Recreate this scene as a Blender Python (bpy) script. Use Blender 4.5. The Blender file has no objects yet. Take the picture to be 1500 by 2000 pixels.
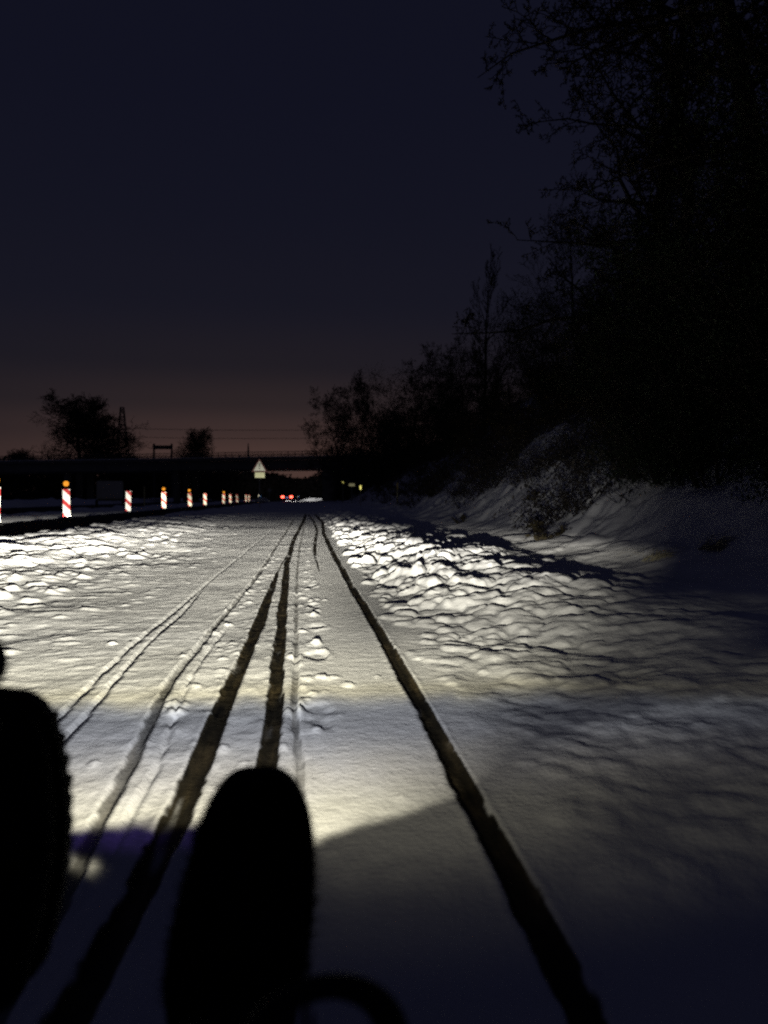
import bpy, bmesh, math, random
import numpy as np
from mathutils import Vector, Matrix

R = math.radians
sc = bpy.context.scene
COL = sc.collection

# ------------------------------------------------------------------ camera
CAM_H = 0.75
cam_d = bpy.data.cameras.new('camera')
cam = bpy.data.objects.new('camera', cam_d)
COL.objects.link(cam)
cam_d.sensor_fit = 'AUTO'
cam_d.sensor_width = 36.0
cam_d.lens = 27.07
cam_d.clip_start = 0.02
cam_d.clip_end = 6000
cam.location = (0, 0, CAM_H)
cam.rotation_euler = (R(90 - 1.14), 0, -math.atan(150 / 1504))
cam_d.dof.use_dof = True
cam_d.dof.focus_distance = 4.8
cam_d.dof.aperture_fstop = 27.07 / 10.0       # about a 10 mm opening
sc.camera = cam

sc.view_settings.view_transform = 'Standard'
sc.view_settings.look = 'None'
sc.view_settings.gamma = 1.0
sc.view_settings.exposure = 0.0
sc.view_settings.use_curve_mapping = False
sc.render.engine = 'CYCLES'
sc.cycles.use_denoising = False
sc.cycles.max_bounces = 4
sc.cycles.diffuse_bounces = 1
sc.cycles.sample_clamp_indirect = 0.15
sc.cycles.glossy_bounces = 2
sc.cycles.use_adaptive_sampling = True
sc.cycles.adaptive_threshold = 0.02
sc.cycles.filter_width = 2.1


# ------------------------------------------------------------------ node expressions
class X:
    """tiny wrapper so node maths can be written as expressions"""
    def __init__(s, nt, sock):
        s.nt, s.s = nt, sock

    def op(s, o, b=None, c=None):
        n = s.nt.nodes.new('ShaderNodeMath')
        n.operation = o
        for i, v in enumerate((s, b, c)):
            if v is None:
                continue
            if isinstance(v, X):
                s.nt.links.new(v.s, n.inputs[i])
            else:
                n.inputs[i].default_value = v
        return X(s.nt, n.outputs[0])

    def __add__(s, b): return s.op('ADD', b)
    __radd__ = __add__
    def __sub__(s, b): return s.op('SUBTRACT', b)
    def __mul__(s, b): return s.op('MULTIPLY', b)
    __rmul__ = __mul__
    def __truediv__(s, b): return s.op('DIVIDE', b)
    def __neg__(s): return s * -1.0
    def __pow__(s, b): return s.op('POWER', b)
    def max(s, b): return s.op('MAXIMUM', b)
    def min(s, b): return s.op('MINIMUM', b)
    def inv(s): return (s * -1.0) + 1.0

    def step(s, lo, hi):
        n = s.nt.nodes.new('ShaderNodeMapRange')
        n.interpolation_type = 'SMOOTHSTEP'
        s.nt.links.new(s.s, n.inputs[0])
        for i, v in ((1, lo), (2, hi)):
            if isinstance(v, X):
                s.nt.links.new(v.s, n.inputs[i])
            else:
                n.inputs[i].default_value = v
        return X(s.nt, n.outputs[0])

    def ramp(s, stops, lo, hi, mode='LINEAR'):
        m = s.nt.nodes.new('ShaderNodeMapRange')
        m.inputs[1].default_value, m.inputs[2].default_value = lo, hi
        s.nt.links.new(s.s, m.inputs[0])
        n = s.nt.nodes.new('ShaderNodeValToRGB')
        n.color_ramp.interpolation = mode
        el = n.color_ramp.elements
        while len(el) < len(stops):
            el.new(0.5)
        for e, (p, c) in zip(el, sorted(stops, key=lambda t: t[0])):
            e.position = (p - lo) / (hi - lo)
            e.color = (c, c, c, 1) if not hasattr(c, '__len__') else (*c, 1)
        s.nt.links.new(m.outputs[0], n.inputs[0])
        return X(s.nt, n.outputs[0])


def mixc(nt, fac, a, b, mode='MIX'):
    n = nt.nodes.new('ShaderNodeMix')
    n.data_type = 'RGBA'
    n.blend_type = mode
    for i, v in ((0, fac), (6, a), (7, b)):
        if isinstance(v, X):
            nt.links.new(v.s, n.inputs[i])
        elif hasattr(v, '__len__'):
            n.inputs[i].default_value = (*v, 1)
        else:
            n.inputs[i].default_value = v
    return X(nt, n.outputs[2])


# ------------------------------------------------------------------ night sky with the glow of a town
world = bpy.data.worlds.new('World')
sc.world = world
world.use_nodes = True
wt = world.node_tree
wt.nodes.clear()
tc = wt.nodes.new('ShaderNodeTexCoord')
sx = wt.nodes.new('ShaderNodeSeparateXYZ')
wt.links.new(tc.outputs['Generated'], sx.inputs[0])
wx, wy, wz = (X(wt, sx.outputs[i]) for i in range(3))
base = wz.max(0.0).ramp([(0, (.0110, .0090, .0108)), (.10, (.0096, .0090, .0136)), (.22, (.0076, .0078, .0152)),
                         (.45, (.0056, .0060, .0140)), (1, (.0044, .0050, .0125))], 0, 1)
glow = wz.max(0.0).ramp([(0, (.066, .034, .024)), (.05, (.055, .028, .0195)), (.085, (.034, .0176, .0118)), (.12, (.0160, .0088, .0052)),
                         (.17, (.0052, .0030, .0014)), (.25, (.0010, .0006, .0002)), (.35, (0, 0, 0))], 0, 1, 'EASE')
ga = math.atan(-45 / 1504)
hl = (wx * wx + wy * wy) ** 0.5
az = ((wx * math.sin(ga) + wy * math.cos(ga)) / hl.max(.001) + 1.0) * 0.5
azf = az.max(0.0) ** 22.0
skyc = mixc(wt, 1.0, base, mixc(wt, 1.0, glow, azf, 'MULTIPLY'), 'ADD')
bg = wt.nodes.new('ShaderNodeBackground')
wt.links.new(skyc.s, bg.inputs['Color'])
bg.inputs['Strength'].default_value = 1.0
wo = wt.nodes.new('ShaderNodeOutputWorld')
wt.links.new(bg.outputs[0], wo.inputs[0])

# ------------------------------------------------------------------ the cycle's headlamp: shaped beam with a cut-off
LAMP = Vector((-0.085, 0.93, 0.365))
LAMP_GAIN = 1.0 / 20000
ld = bpy.data.lights.new('headlamp_beam', 'SPOT')
ld.energy = 4 * math.pi * 20000
ld.spot_size = R(170)
ld.spot_blend = 0.1
ld.shadow_soft_size = 0.012
ld.use_nodes = True
lt = ld.node_tree
lt.nodes.clear()
ltc = lt.nodes.new('ShaderNodeTexCoord')
lsx = lt.nodes.new('ShaderNodeSeparateXYZ')
lt.links.new(ltc.outputs['Normal'], lsx.inputs[0])
nx, ny, nz = (X(lt, lsx.outputs[i]) for i in range(3))
mz = nz.op('ABSOLUTE').max(0.001)
u = nx / mz                                   # sideways per metre ahead
v = ny / mz                                   # upwards per metre ahead
D = (((-v).max(0.004)) ** -1.0) * LAMP.z      # metres ahead at which this ray meets level ground
lnz = lt.nodes.new('ShaderNodeTexNoise')
lnz.inputs['Scale'].default_value = 1.0
lnz.inputs['Detail'].default_value = 3
lcv = lt.nodes.new('ShaderNodeCombineXYZ')
lt.links.new((u * 9.0).s, lcv.inputs[0])
lt.links.new((v * 16.0).s, lcv.inputs[1])
lt.links.new(lcv.outputs[0], lnz.inputs['Vector'])
streak = X(lt, lnz.outputs[0]) - 0.5                  # unevenness of the lamp's reflector
D0 = D
D = D * (streak * 0.16 + 1.0)
zone = D.ramp([(0, .0), (.7, 1.0), (.86, .92), (1.02, .74), (1.22, .50), (1.45, .26), (1.78, .19), (2.05, .56), (2.3, .54), (3, .46),
               (5, .36), (8, .31), (11, .26), (14, .19), (18, .11), (24, .05), (32, .015), (40, .0)], 0, 40)
dmin = u.ramp([(-1.2, .90), (-.55, .865), (-.1, .845), (.02, .75), (.135, .725), (.32, .83), (.50, .95), (.56, 1.28), (.66, 1.5), (.8, 1.7), (1.2, 2)], -1.2, 1.2)
inside = D.step(dmin - 0.03, dmin + 0.05)
lateral = u.step(.04, .62).inv() * u.step(-.72, -.50) * (u.step(-.15, -.40) * D.step(3.0, 6.0) * -.45 + 1.0)
lat2 = u.step(.22, .60).inv() * u.step(-.72, -.50)
lum = zone * inside * lateral * (streak * .5 + 1.0) * (u.step(-.02, .17) * (D.step(2.2, 4.0) * -.68 - D.step(4.5, 9.0) * .21) + 1.0)
haze_near = inside.inv() * D.step(.42, .80) * u.step(.03, .14) * u.step(.5, 1.2).inv() * 0.045
right_soft = inside * D.step(6.5, 2.0) * u.step(.15, .45) * u.step(.36, .95).inv() * 0.024
wide = D.step(.18, .7) * D.step(3.2, 1.4) * u.step(.0, .35) * u.step(1.2, 3.2).inv() * 0.015
leak_u, leak_d = (u + .545) / .028, (D - .675) / .03
leak = ((leak_u * leak_u + leak_d * leak_d) * -1.0).op('EXPONENT') * 0.55
leak_u2, leak_d2 = (u + .63) / .016, (D - .70) / .03
leak = leak + ((leak_u2 * leak_u2 + leak_d2 * leak_d2) * -1.0).op('EXPONENT') * 0.3
dc = D0.min(17.0)
geom = dc * dc * dc * ((u * u + v * v + 1.0) ** 1.5) * (math.pi / .85 / LAMP.z)
spill = (v.step(.07, .19).inv() * 80.0 + 4.0) * v.step(-.06, -.01) * lat2
amber = D.ramp([(0, (1.0, .92, .64)), (.9, (1.0, .93, .68)), (1.15, (1, .94, .80)), (1.5, (.93, .95, 1.0)), (1.78, (.90, .94, 1.0)),
                (2.0, (1.0, .91, .60)), (2.25, (1.0, .94, .72)), (3.2, (1, .95, .78)), (8, (1, .95, .80)), (26, (1, .95, .84))], 0, 26)
fringe = D.step(dmin - 0.17, dmin - 0.04) * inside.inv() * u.step(-.12, -.2) * u.step(-.75, -.6) * 0.032
em = lt.nodes.new('ShaderNodeEmission')
tot = mixc(lt, 1.0, amber, (lum + haze_near + right_soft + wide + leak) * geom, 'MULTIPLY')
tot = mixc(lt, 1.0, tot, mixc(lt, 1.0, (.30, .16, 1.0), fringe * geom, 'MULTIPLY'), 'ADD')
tot = mixc(lt, 1.0, tot, mixc(lt, 1.0, (1, .97, .90), spill, 'MULTIPLY'), 'ADD')
lt.links.new(tot.s, em.inputs['Color'])
em.inputs['Strength'].default_value = LAMP_GAIN
lo_ = lt.nodes.new('ShaderNodeOutputLight')
lt.links.new(em.outputs[0], lo_.inputs[0])
beam = bpy.data.objects.new('headlamp_beam', ld)
COL.objects.link(beam)
beam.rotation_euler = (R(90), 0, 0)
beam.location = LAMP


# ------------------------------------------------------------------ materials
def mat(name, col, rough=.8, metal=0.0, emit=None, estr=0.0, vary=0.0, scale=8.0, bump=0.0, bscale=60.0, spec=.3):
    m = bpy.data.materials.new(name)
    m.use_nodes = True
    nt = m.node_tree
    b = nt.nodes['Principled BSDF']
    b.inputs['Base Color'].default_value = (*col, 1)
    b.inputs['Roughness'].default_value = rough
    b.inputs['Metallic'].default_value = metal
    b.inputs['Specular IOR Level'].default_value = spec
    if vary:
        t = nt.nodes.new('ShaderNodeTexCoord')
        n = nt.nodes.new('ShaderNodeTexNoise')
        n.inputs['Scale'].default_value = scale
        n.inputs['Detail'].default_value = 6
        nt.links.new(t.outputs['Object'], n.inputs['Vector'])
        c = X(nt, n.outputs[0]).ramp([(.3, tuple(k * (1 - vary) for k in col)), (.7, tuple(min(1, k * (1 + vary)) for k in col))], 0, 1)
        nt.links.new(c.s, b.inputs['Base Color'])
    if bump:
        t = nt.nodes.new('ShaderNodeTexCoord')
        n = nt.nodes.new('ShaderNodeTexNoise')
        n.inputs['Scale'].default_value = bscale
        n.inputs['Detail'].default_value = 5
        nt.links.new(t.outputs['Object'], n.inputs['Vector'])
        bp = nt.nodes.new('ShaderNodeBump')
        bp.inputs['Distance'].default_value = bump
        nt.links.new(n.outputs[0], bp.inputs['Height'])
        nt.links.new(bp.outputs[0], b.inputs['Normal'])
    if emit:
        b.inputs['Emission Color'].default_value = (*emit, 1)
        b.inputs['Emission Strength'].default_value = estr
        m.cycles.emission_sampling = 'NONE' if estr < 2 else 'FRONT'
    return m


M = dict(
    snow=mat('snow', (.84, .85, .87), .75, bump=.02, bscale=14, spec=.1),
    asphalt=mat('asphalt', (.022, .022, .024), .85, vary=.3, scale=3, bump=.004, spec=.15),
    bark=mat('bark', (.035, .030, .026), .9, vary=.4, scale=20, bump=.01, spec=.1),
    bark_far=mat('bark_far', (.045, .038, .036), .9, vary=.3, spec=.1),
    leaf=mat('evergreen_leaf', (.020, .028, .016), .8, vary=.5, scale=3, spec=.1),
    dry_leaf=mat('dry_leaf', (.07, .055, .03), .8, vary=.5, scale=6, spec=.1),
    bramble=mat('bramble_leaf', (.05, .042, .024), .8, vary=.6, scale=12, spec=.1),
    grass=mat('dry_grass', (.35, .32, .22), .9, vary=.3, spec=.1),
    concrete=mat('concrete', (.16, .155, .15), .9, vary=.2, scale=.6, spec=.1),
    steel=mat('galvanised_steel', (.25, .25, .26), .6, .4, vary=.2, scale=4),
    dark_steel=mat('dark_steel', (.05, .05, .055), .6, .3, vary=.2, scale=4),
    base=mat('recycled_plastic', (.03, .03, .03), .8, vary=.2),
    red_sheet=mat('red_reflective_sheet', (.62, .06, .06), .26, 1.0, vary=.15, scale=3),
    white_sheet=mat('white_reflective_sheet', (.95, .92, .82), .24, 1.0, vary=.06, scale=3),
    red_far=mat('far_red_reflective_sheet', (.75, .10, .08), .17, 1.0, vary=.1),  # smoother, lighter copy of the red sheet; distant brightness put into the material
    white_far=mat('far_white_reflective_sheet', (.95, .88, .66), .17, 1.0, vary=.06),  # glossier twin of the white sheet, so far plates stay bright
    sign_white=mat('sign_white_sheet', (.90, .90, .74), .26, 1.0, vary=.05, scale=6),
    sign_red=mat('sign_weathered_red_sheet', (.34, .17, .15), .33, 1.0, vary=.2, scale=6),
    sign_yellow=mat('sign_pale_yellow_sheet', (.95, .95, .58), .26, 1.0, vary=.05, scale=6),
    yellow_sheet=mat('yellow_reflective_sheet', (.85, .78, .22), .22, 1.0, vary=.1),
    pale_sheet=mat('pale_reflective_sheet', (.55, .52, .30), .30, 1.0, vary=.1),
    black=mat('black_paint', (.015, .015, .015), .6, vary=.2),
    amber=mat('amber_lamp_lens', (.8, .3, .02), .4, emit=(1, .36, .03), estr=1.05),
    tail=mat('tail_light_lens', (.6, .02, .02), .4, emit=(1, .10, .06), estr=6.0),
    blue_refl=mat('blue_reflector', (.10, .35, .95), .22, 1.0, vary=.1),
    plate_lamp=mat('number_plate_lamp', (.4, .5, .8), .4, emit=(.25, .42, 1.0), estr=.8),
    paint_pole=mat('ochre_pole_paint', (.42, .32, .11), .7, vary=.3, scale=5),
    white_plastic=mat('white_plastic', (.75, .75, .72), .6, vary=.08),
    tarp=mat('pale_tarpaulin', (.22, .22, .27), .7, vary=.12, scale=2),
    car=mat('dark_car_paint', (.02, .022, .028), .35, .2, vary=.1),
    glass=mat('dark_glass', (.012, .013, .016), .15, vary=.1, spec=.5),
    rubber=mat('black_rubber', (.012, .012, .012), .85, vary=.2, bump=.002),
    boot=mat('black_boot_cloth', (.012, .012, .014), .95, vary=.3, scale=30, bump=.002, bscale=220, spec=.05),
    trouser=mat('dark_trousers', (.010, .010, .014), .95, vary=.3, scale=20, bump=.003, spec=.05),
    frame=mat('black_tube_enamel', (.006, .006, .007), .6, vary=.2, spec=.15),
    lens=mat('headlamp_lens', (.8, .8, .75), .2, emit=(1, .95, .8), estr=.05),
)


# ------------------------------------------------------------------ scene helpers
def tag(o, label, cat, group=None):
    o['label'] = label
    o['category'] = cat
    if group:
        o['group'] = group
    return o


def empty(name, loc=(0, 0, 0), rz=0.0):
    o = bpy.data.objects.new(name, None)
    o.empty_display_size = .2
    COL.objects.link(o)
    o.location = loc
    o.rotation_euler = (0, 0, rz)
    return o


def link(name, me, m, parent=None, smooth=False):
    o = bpy.data.objects.new(name, me)
    COL.objects.link(o)
    if m is not None and not me.materials:
        me.materials.append(m)
    if smooth:
        me.polygons.foreach_set('use_smooth', np.ones(len(me.polygons), dtype=bool))
    o.parent = parent
    return o


def npmesh(name, verts, faces):
    """faces: (n,k) int array, all of one size"""
    verts = np.asarray(verts, dtype=np.float32)
    faces = np.asarray(faces, dtype=np.int32)
    n, k = faces.shape
    me = bpy.data.meshes.new(name)
    me.vertices.add(len(verts))
    me.vertices.foreach_set('co', verts.ravel())
    me.loops.add(n * k)
    me.loops.foreach_set('vertex_index', faces.ravel())
    me.polygons.add(n)
    me.polygons.foreach_set('loop_start', np.arange(0, n * k, k, dtype=np.int32))
    me.update(calc_edges=True)
    return me


class MB:
    """collects simple solids into one mesh"""
    def __init__(s): s.v, s.f = [], []

    def add(s, vs, fs):
        k = len(s.v)
        s.v += [tuple(p) for p in vs]
        s.f += [tuple(i + k for i in f) for f in fs]
        return s

    def box(s, c, d, rot=None):
        vs = [Vector(((i & 1) - .5, ((i >> 1) & 1) - .5, (i >> 2) - .5)) for i in range(8)]
        vs = [Vector((p.x * d[0], p.y * d[1], p.z * d[2])) for p in vs]
        if rot is not None:
            vs = [rot @ p for p in vs]
        return s.add([Vector(c) + p for p in vs], [(0, 2, 3, 1), (4, 5, 7, 6), (0, 1, 5, 4), (2, 6, 7, 3), (0, 4, 6, 2), (1, 3, 7, 5)])

    def tube(s, pts, r, k=10, cap=True):
        pts = [Vector(p) for p in pts]
        rs = r if hasattr(r, '__len__') else [r] * len(pts)
        vs, fs = [], []
        for i, p in enumerate(pts):
            t = (pts[min(i + 1, len(pts) - 1)] - pts[max(i - 1, 0)]).normalized()
            a = t.cross(Vector((0, 0, 1)))
            if a.length < 1e-3:
                a = Vector((1, 0, 0))
            a.normalize()
            b = t.cross(a)
            vs += [p + (a * math.cos(2 * math.pi * j / k) + b * math.sin(2 * math.pi * j / k)) * rs[i] for j in range(k)]
        for i in range(len(pts) - 1):
            fs += [(i * k + j, i * k + (j + 1) % k, (i + 1) * k + (j + 1) % k, (i + 1) * k + j) for j in range(k)]
        if cap:
            fs += [tuple(range(k))[::-1], tuple(range((len(pts) - 1) * k, len(pts) * k))]
        return s.add(vs, fs)

    def loft(s, rings):
        k = len(rings[0])
        vs = [p for r in rings for p in r]
        fs = []
        for i in range(len(rings) - 1):
            fs += [(i * k + j, i * k + (j + 1) % k, (i + 1) * k + (j + 1) % k, (i + 1) * k + j) for j in range(k)]
        fs += [tuple(range(k))[::-1], tuple(range((len(rings) - 1) * k, len(rings) * k))]
        return s.add(vs, fs)

    def prism(s, poly, y0, y1):
        """polygon in x,z pushed along y"""
        n = len(poly)
        vs = [(x, y0, z) for x, z in poly] + [(x, y1, z) for x, z in poly]
        fs = [tuple(range(n)), tuple(range(n, 2 * n))[::-1]]
        fs += [(i, i + n, (i + 1) % n + n, (i + 1) % n) for i in range(n)]
        return s.add(vs, fs)

    def mesh(s, name, bevel=0.0):
        me = bpy.data.meshes.new(name)
        me.from_pydata(s.v, [], s.f)
        bm = bmesh.new()
        bm.from_mesh(me)
        if bevel:
            bmesh.ops.bevel(bm, geom=list(bm.edges), offset=bevel, segments=2, affect='EDGES', clamp_overlap=True)
        bmesh.ops.recalc_face_normals(bm, faces=list(bm.faces))
        bm.to_mesh(me)
        bm.free()
        return me

    def build(s, name, m, parent=None, smooth=False, bevel=0.0):
        return link(name, s.mesh(name, bevel), m, parent, smooth)


def copy_tree(o, parent=None):
    c = o.copy()
    COL.objects.link(c)
    c.parent = parent
    for ch in list(o.children):
        copy_tree(ch, c)
    return c


# smooth value noise in numpy
NT = {}


def vnoise(x, y, seed):
    if seed not in NT:
        NT[seed] = np.random.RandomState(seed).rand(256, 256).astype(np.float32)
    tab = NT[seed]
    xi, yi = np.floor(x).astype(np.int64), np.floor(y).astype(np.int64)
    fx, fy = x - xi, y - yi
    fx, fy = fx * fx * (3 - 2 * fx), fy * fy * (3 - 2 * fy)
    a = tab[xi & 255, yi & 255]; b = tab[(xi + 1) & 255, yi & 255]
    c = tab[xi & 255, (yi + 1) & 255]; d = tab[(xi + 1) & 255, (yi + 1) & 255]
    return (a * (1 - fx) + b * fx) * (1 - fy) + (c * (1 - fx) + d * fx) * fy - .5


def fbm(x, y, seed, octv=4, gain=.5):
    s, amp = 0, 1.0
    for i in range(octv):
        s = s + amp * vnoise(x * 2 ** i + 17.3 * i, y * 2 ** i + 9.1 * i, seed + i)
        amp *= gain
    return s


def sstep(a, b, t):
    t = np.clip((t - a) / (b - a), 0, 1)
    return t * t * (3 - 2 * t)


def bank_z(x, y):
    """profile of the slope right of the path"""
    toe = np.interp(y, [0, 6, 12, 25, 45, 80, 140], [2.5, 2.5, 2.6, 3.1, 4.0, 4.6, 4.8])
    t = np.maximum(x - toe, 0)
    low = .20 * np.clip(t / .8, 0, 1) ** 1.5
    return np.where(t < .8, low, .20 + np.minimum((t - .8) * .84, 5.0 + 0 * t)) + .12 * sstep(.9, 2.4, x)


# ------------------------------------------------------------------ snow-covered path, verges and slope
def axis(stops):
    out = [stops[0][0]]
    for (a, da), (b, db) in zip(stops[:-1], stops[1:]):
        while out[-1] < b - 1e-6:
            t = (out[-1] - a) / (b - a)
            out.append(min(b, out[-1] + da + (db - da) * t))
    return np.array(out)


gx = axis([(-5.9, .05), (-3, .032), (-1.1, .016), (-.6, .010), (.5, .010), (1.0, .016), (2.4, .022), (4, .05), (8, .14), (34, .9)])
gy = axis([(-3, .35), (.5, .06), (1.0, .016), (3, .017), (6, .03), (12, .06), (25, .13), (60, .35), (150, 1.6), (420, 12)])
GX, GY = np.meshgrid(gx, gy)
rs = np.random.RandomState(5)
left_edge = np.interp(gy, [0, 13, 33, 60, 100, 140, 420], [-5.0, -5.05, -5.6, -5.2, -4.2, -3.6, -3.6])[:, None] + .16 * fbm(GY * .8, GY * 0 + 3, 40, 3)
near_fade = sstep(.3, 1.2, GY)
Z = np.zeros_like(GX)
# gentle unevenness everywhere
Z += .035 * fbm(GX * .45, GY * .30, 1, 2) + .009 * fbm(GX * 3.1, GY * 2.1, 2, 2)
# the ploughed, rough snow on the left verge
lw = sstep(-.9, -2.0, GX)
lw2 = sstep(-1.9, -3.6, GX)
Z += lw * (.026 * fbm(GX * 2.6, GY * 2.0, 7, 4, .6)) + lw2 * (.11 + .085 * fbm(GX * 1.7, GY * 1.4, 9, 4, .62))
# wind-packed ripples on the near left
Z += .0035 * sstep(-.2, -.7, GX) * fbm(GX * 7, GY * 15, 21, 3) * sstep(14, 5, GY) * (.4 + .6 * sstep(2.4, 3.6, GY))
Z += .003 * fbm(GX * 26, GY * 22, 22, 3) * sstep(12, 5, GY) * (.35 + .65 * sstep(2.4, 3.6, GY))
# crumbly edge strip in the middle
mid = sstep(-.75, -.5, GX) * sstep(.12, -.05, GX)
Z += mid * .007 * fbm(GX * 14, GY * 8, 23, 3)
# smooth band beside the right rut
smoothb = sstep(.0, .1, GX) * sstep(.62, .5, GX)
Z = Z * (1 - .55 * smoothb)
# slope on the right
Z += bank_z(GX, GY)
rough_bank = sstep(2.6, 4.2, GX)
Z += rough_bank * (.30 * fbm(GX * .9, GY * .7, 12, 5, .68)) * np.clip(GY / 8, .25, 1)

# lumps of thrown snow along the right side
L = np.zeros_like(Z)
nl = 0
for i in range(6500):
    y = 1.3 * math.exp(rs.rand() ** .85 * math.log(40 / 1.3))
    x = rs.normal(1.35, .62)
    if x < .52 + .10 * max(0, (3 - y) / 2) or x > 3.4:
        continue
    r = (.020 + .120 * rs.rand() ** 2.6) * min(1.0, .55 + .06 * y)
    if x < .8:
        r *= .7
    el = 1 + .6 * rs.rand()
    hgt = r * (.25 + .65 * rs.rand()) * float(np.interp(y, [1.3, 3, 4.5, 6.5], [.14, .20, .45, 1])) * float(np.interp(x, [1.25, 1.7, 2.2, 2.8], [1, .62, .34, .2]))
    th = rs.rand() * 3.14
    i0, i1 = np.searchsorted(gx, [x - r * el * 1.2, x + r * el * 1.2])
    j0, j1 = np.searchsorted(gy, [y - r * el * 1.2, y + r * el * 1.2])
    if i1 - i0 < 1 or j1 - j0 < 1:
        continue
    dx, dy = GX[j0:j1, i0:i1] - x, GY[j0:j1, i0:i1] - y
    a = (dx * math.cos(th) + dy * math.sin(th)) / (r * el)
    b = (-dx * math.sin(th) + dy * math.cos(th)) / r
    q = (np.abs(a) ** 2.4 + np.abs(b) ** 2.4) + 1.0 * vnoise((dx + i) * 22, (dy + i) * 22, 60)
    cap = hgt * np.clip(1 - q, 0, 1) ** (.55 if y > 3.4 else .9)
    L[j0:j1, i0:i1] = np.maximum(L[j0:j1, i0:i1], cap + .55 * np.minimum(L[j0:j1, i0:i1], hgt) * (cap > 0))
    nl += 1
ridge = np.exp(-((GX - 1.45) / .55) ** 2) * sstep(3.0, 6.0, GY) * sstep(60, 30, GY)
Z += .085 * ridge * (1 + .9 * fbm(GX * .8, GY * .5, 71, 2)) + L + sstep(.55, .9, GX) * sstep(4.2, 2.8, GX) * (.006 * fbm(GX * 12, GY * 10, 73, 3) * sstep(26, 12, GY) + .045 * fbm(GX * 2.2, GY * 1.5, 74, 4) * (.5 + .5 * sstep(2.0, 4.0, GY)))
for i in range(5200):
    y = 2.2 * math.exp(rs.rand() ** .8 * math.log(36 / 2.2))
    x = -.95 - 4.2 * rs.rand() ** .85
    r = (.02 + .085 * rs.rand() ** 2.2) * (.55 + .45 * min(1, (-x - 1.0) / 1.6))
    i0, i1 = np.searchsorted(gx, [x - r * 1.4, x + r * 1.4]); j0, j1 = np.searchsorted(gy, [y - r * 1.2, y + r * 1.2])
    if i1 - i0 < 1 or j1 - j0 < 1:
        continue
    q = ((GX[j0:j1, i0:i1] - x) / (r * 1.3)) ** 2 + ((GY[j0:j1, i0:i1] - y) / r) ** 2 + 1.0 * vnoise(GX[j0:j1, i0:i1] * 21, GY[j0:j1, i0:i1] * 21, 61)
    Z[j0:j1, i0:i1] += .27 * r * (.3 + rs.rand()) * np.clip(1 - q, 0, 1) ** 1.3 * min(1, .30 + (-x - .9) / 1.7)
# a few loose crumbs on the smooth band and the left
for i in range(160):
    y = 1.5 * math.exp(rs.rand() * math.log(12 / 1.5))
    x = rs.uniform(-1.6, .6)
    r = .006 + .014 * rs.rand() ** 3
    if -.75 > x and rs.rand() < .5:
        r *= 1.6
    i0, i1 = np.searchsorted(gx, [x - r, x + r]); j0, j1 = np.searchsorted(gy, [y - r * 1.5, y + r * 1.5])
    q = ((GX[j0:j1, i0:i1] - x) / r) ** 2 + ((GY[j0:j1, i0:i1] - y) / (r * 1.5)) ** 2
    Z[j0:j1, i0:i1] += .5 * r * np.clip(1 - q, 0, 1) ** .6

for i in range(260):
    y = 2.6 * math.exp(rs.rand() * math.log(13 / 2.6))
    x = .02 + rs.normal() * .05 if rs.rand() < .6 else -.42 + rs.normal() * .05
    r = .008 + .030 * rs.rand() ** 2.2
    i0, i1 = np.searchsorted(gx, [x - r * 1.2, x + r * 1.2]); j0, j1 = np.searchsorted(gy, [y - r * 1.6, y + r * 1.6])
    if i1 - i0 < 1 or j1 - j0 < 1:
        continue
    q = ((GX[j0:j1, i0:i1] - x) / r) ** 2 + ((GY[j0:j1, i0:i1] - y) / (r * 1.4)) ** 2 + .9 * vnoise(GX[j0:j1, i0:i1] * 40, GY[j0:j1, i0:i1] * 30, 62)
    Z[j0:j1, i0:i1] += .30 * r * np.clip(1 - q, 0, 1) ** .7
# ruts: (points (x, y), half width, depth, wetness, from y, to y)
TR = dict(
    A=([(-.80, 1.0), (-.833, 2.645), (-.872, 3.852), (-.872, 6.372), (-.831, 12.67), (-.747, 25.3)], .011, .013, .30),
    A2=([(-.72, 1.0), (-.745, 2.6), (-.80, 3.852), (-.815, 5.2), (-.85, 6.4)], .010, .016, .15),
    B=([(-.44, .6), (-.455, 1.466), (-.48, 1.805), (-.494, 2.174), (-.546, 3.104), (-.53, 4.763), (-.474, 7.593), (-.473, 11.97), (-.445, 27)], .017, .016, .55),
    B2=([(-.41, 1.6), (-.42, 2.2), (-.475, 3.1), (-.47, 4.0), (-.46, 4.6)], .008, .012, .1),
    C=([(-.37, .3), (-.341, 1.164), (-.317, 1.471), (-.307, 1.875), (-.300, 2.535), (-.281, 3.557), (-.290, 5.169), (-.300, 8.2), (-.262, 10.4)], .028, .015, 1.0),
    D=([(-.10, .3), (-.112, 2.096), (-.114, 2.634), (-.148, 4.05), (-.18, 6.303), (-.231, 8.731), (-.234, 14.18), (-.10, 26), (-.057, 34)], .026, .016, 1.0),
    D2=([(0, .6), (-.01, 1.679), (-.023, 2.127), (-.045, 2.627), (-.06, 4.041), (-.101, 7.555), (-.113, 11.34), (-.057, 28.3)], .012, .014, .5),
    D3=([(.12, 8.0), (.10, 10.0), (.13, 13), (.22, 17), (.20, 24), (.03, 33)], .02, .02, .8),
    E=([(.40, .3), (.398, 1.068), (.402, 1.477), (.398, 1.935), (.407, 2.644), (.399, 4.145), (.372, 6.248), (.338, 10.26), (.34, 16.15), (.447, 22.6), (.33, 33)], .026, .014, 1.0),
)
WET = np.zeros_like(Z)
GAP = np.ones_like(Z)
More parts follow.
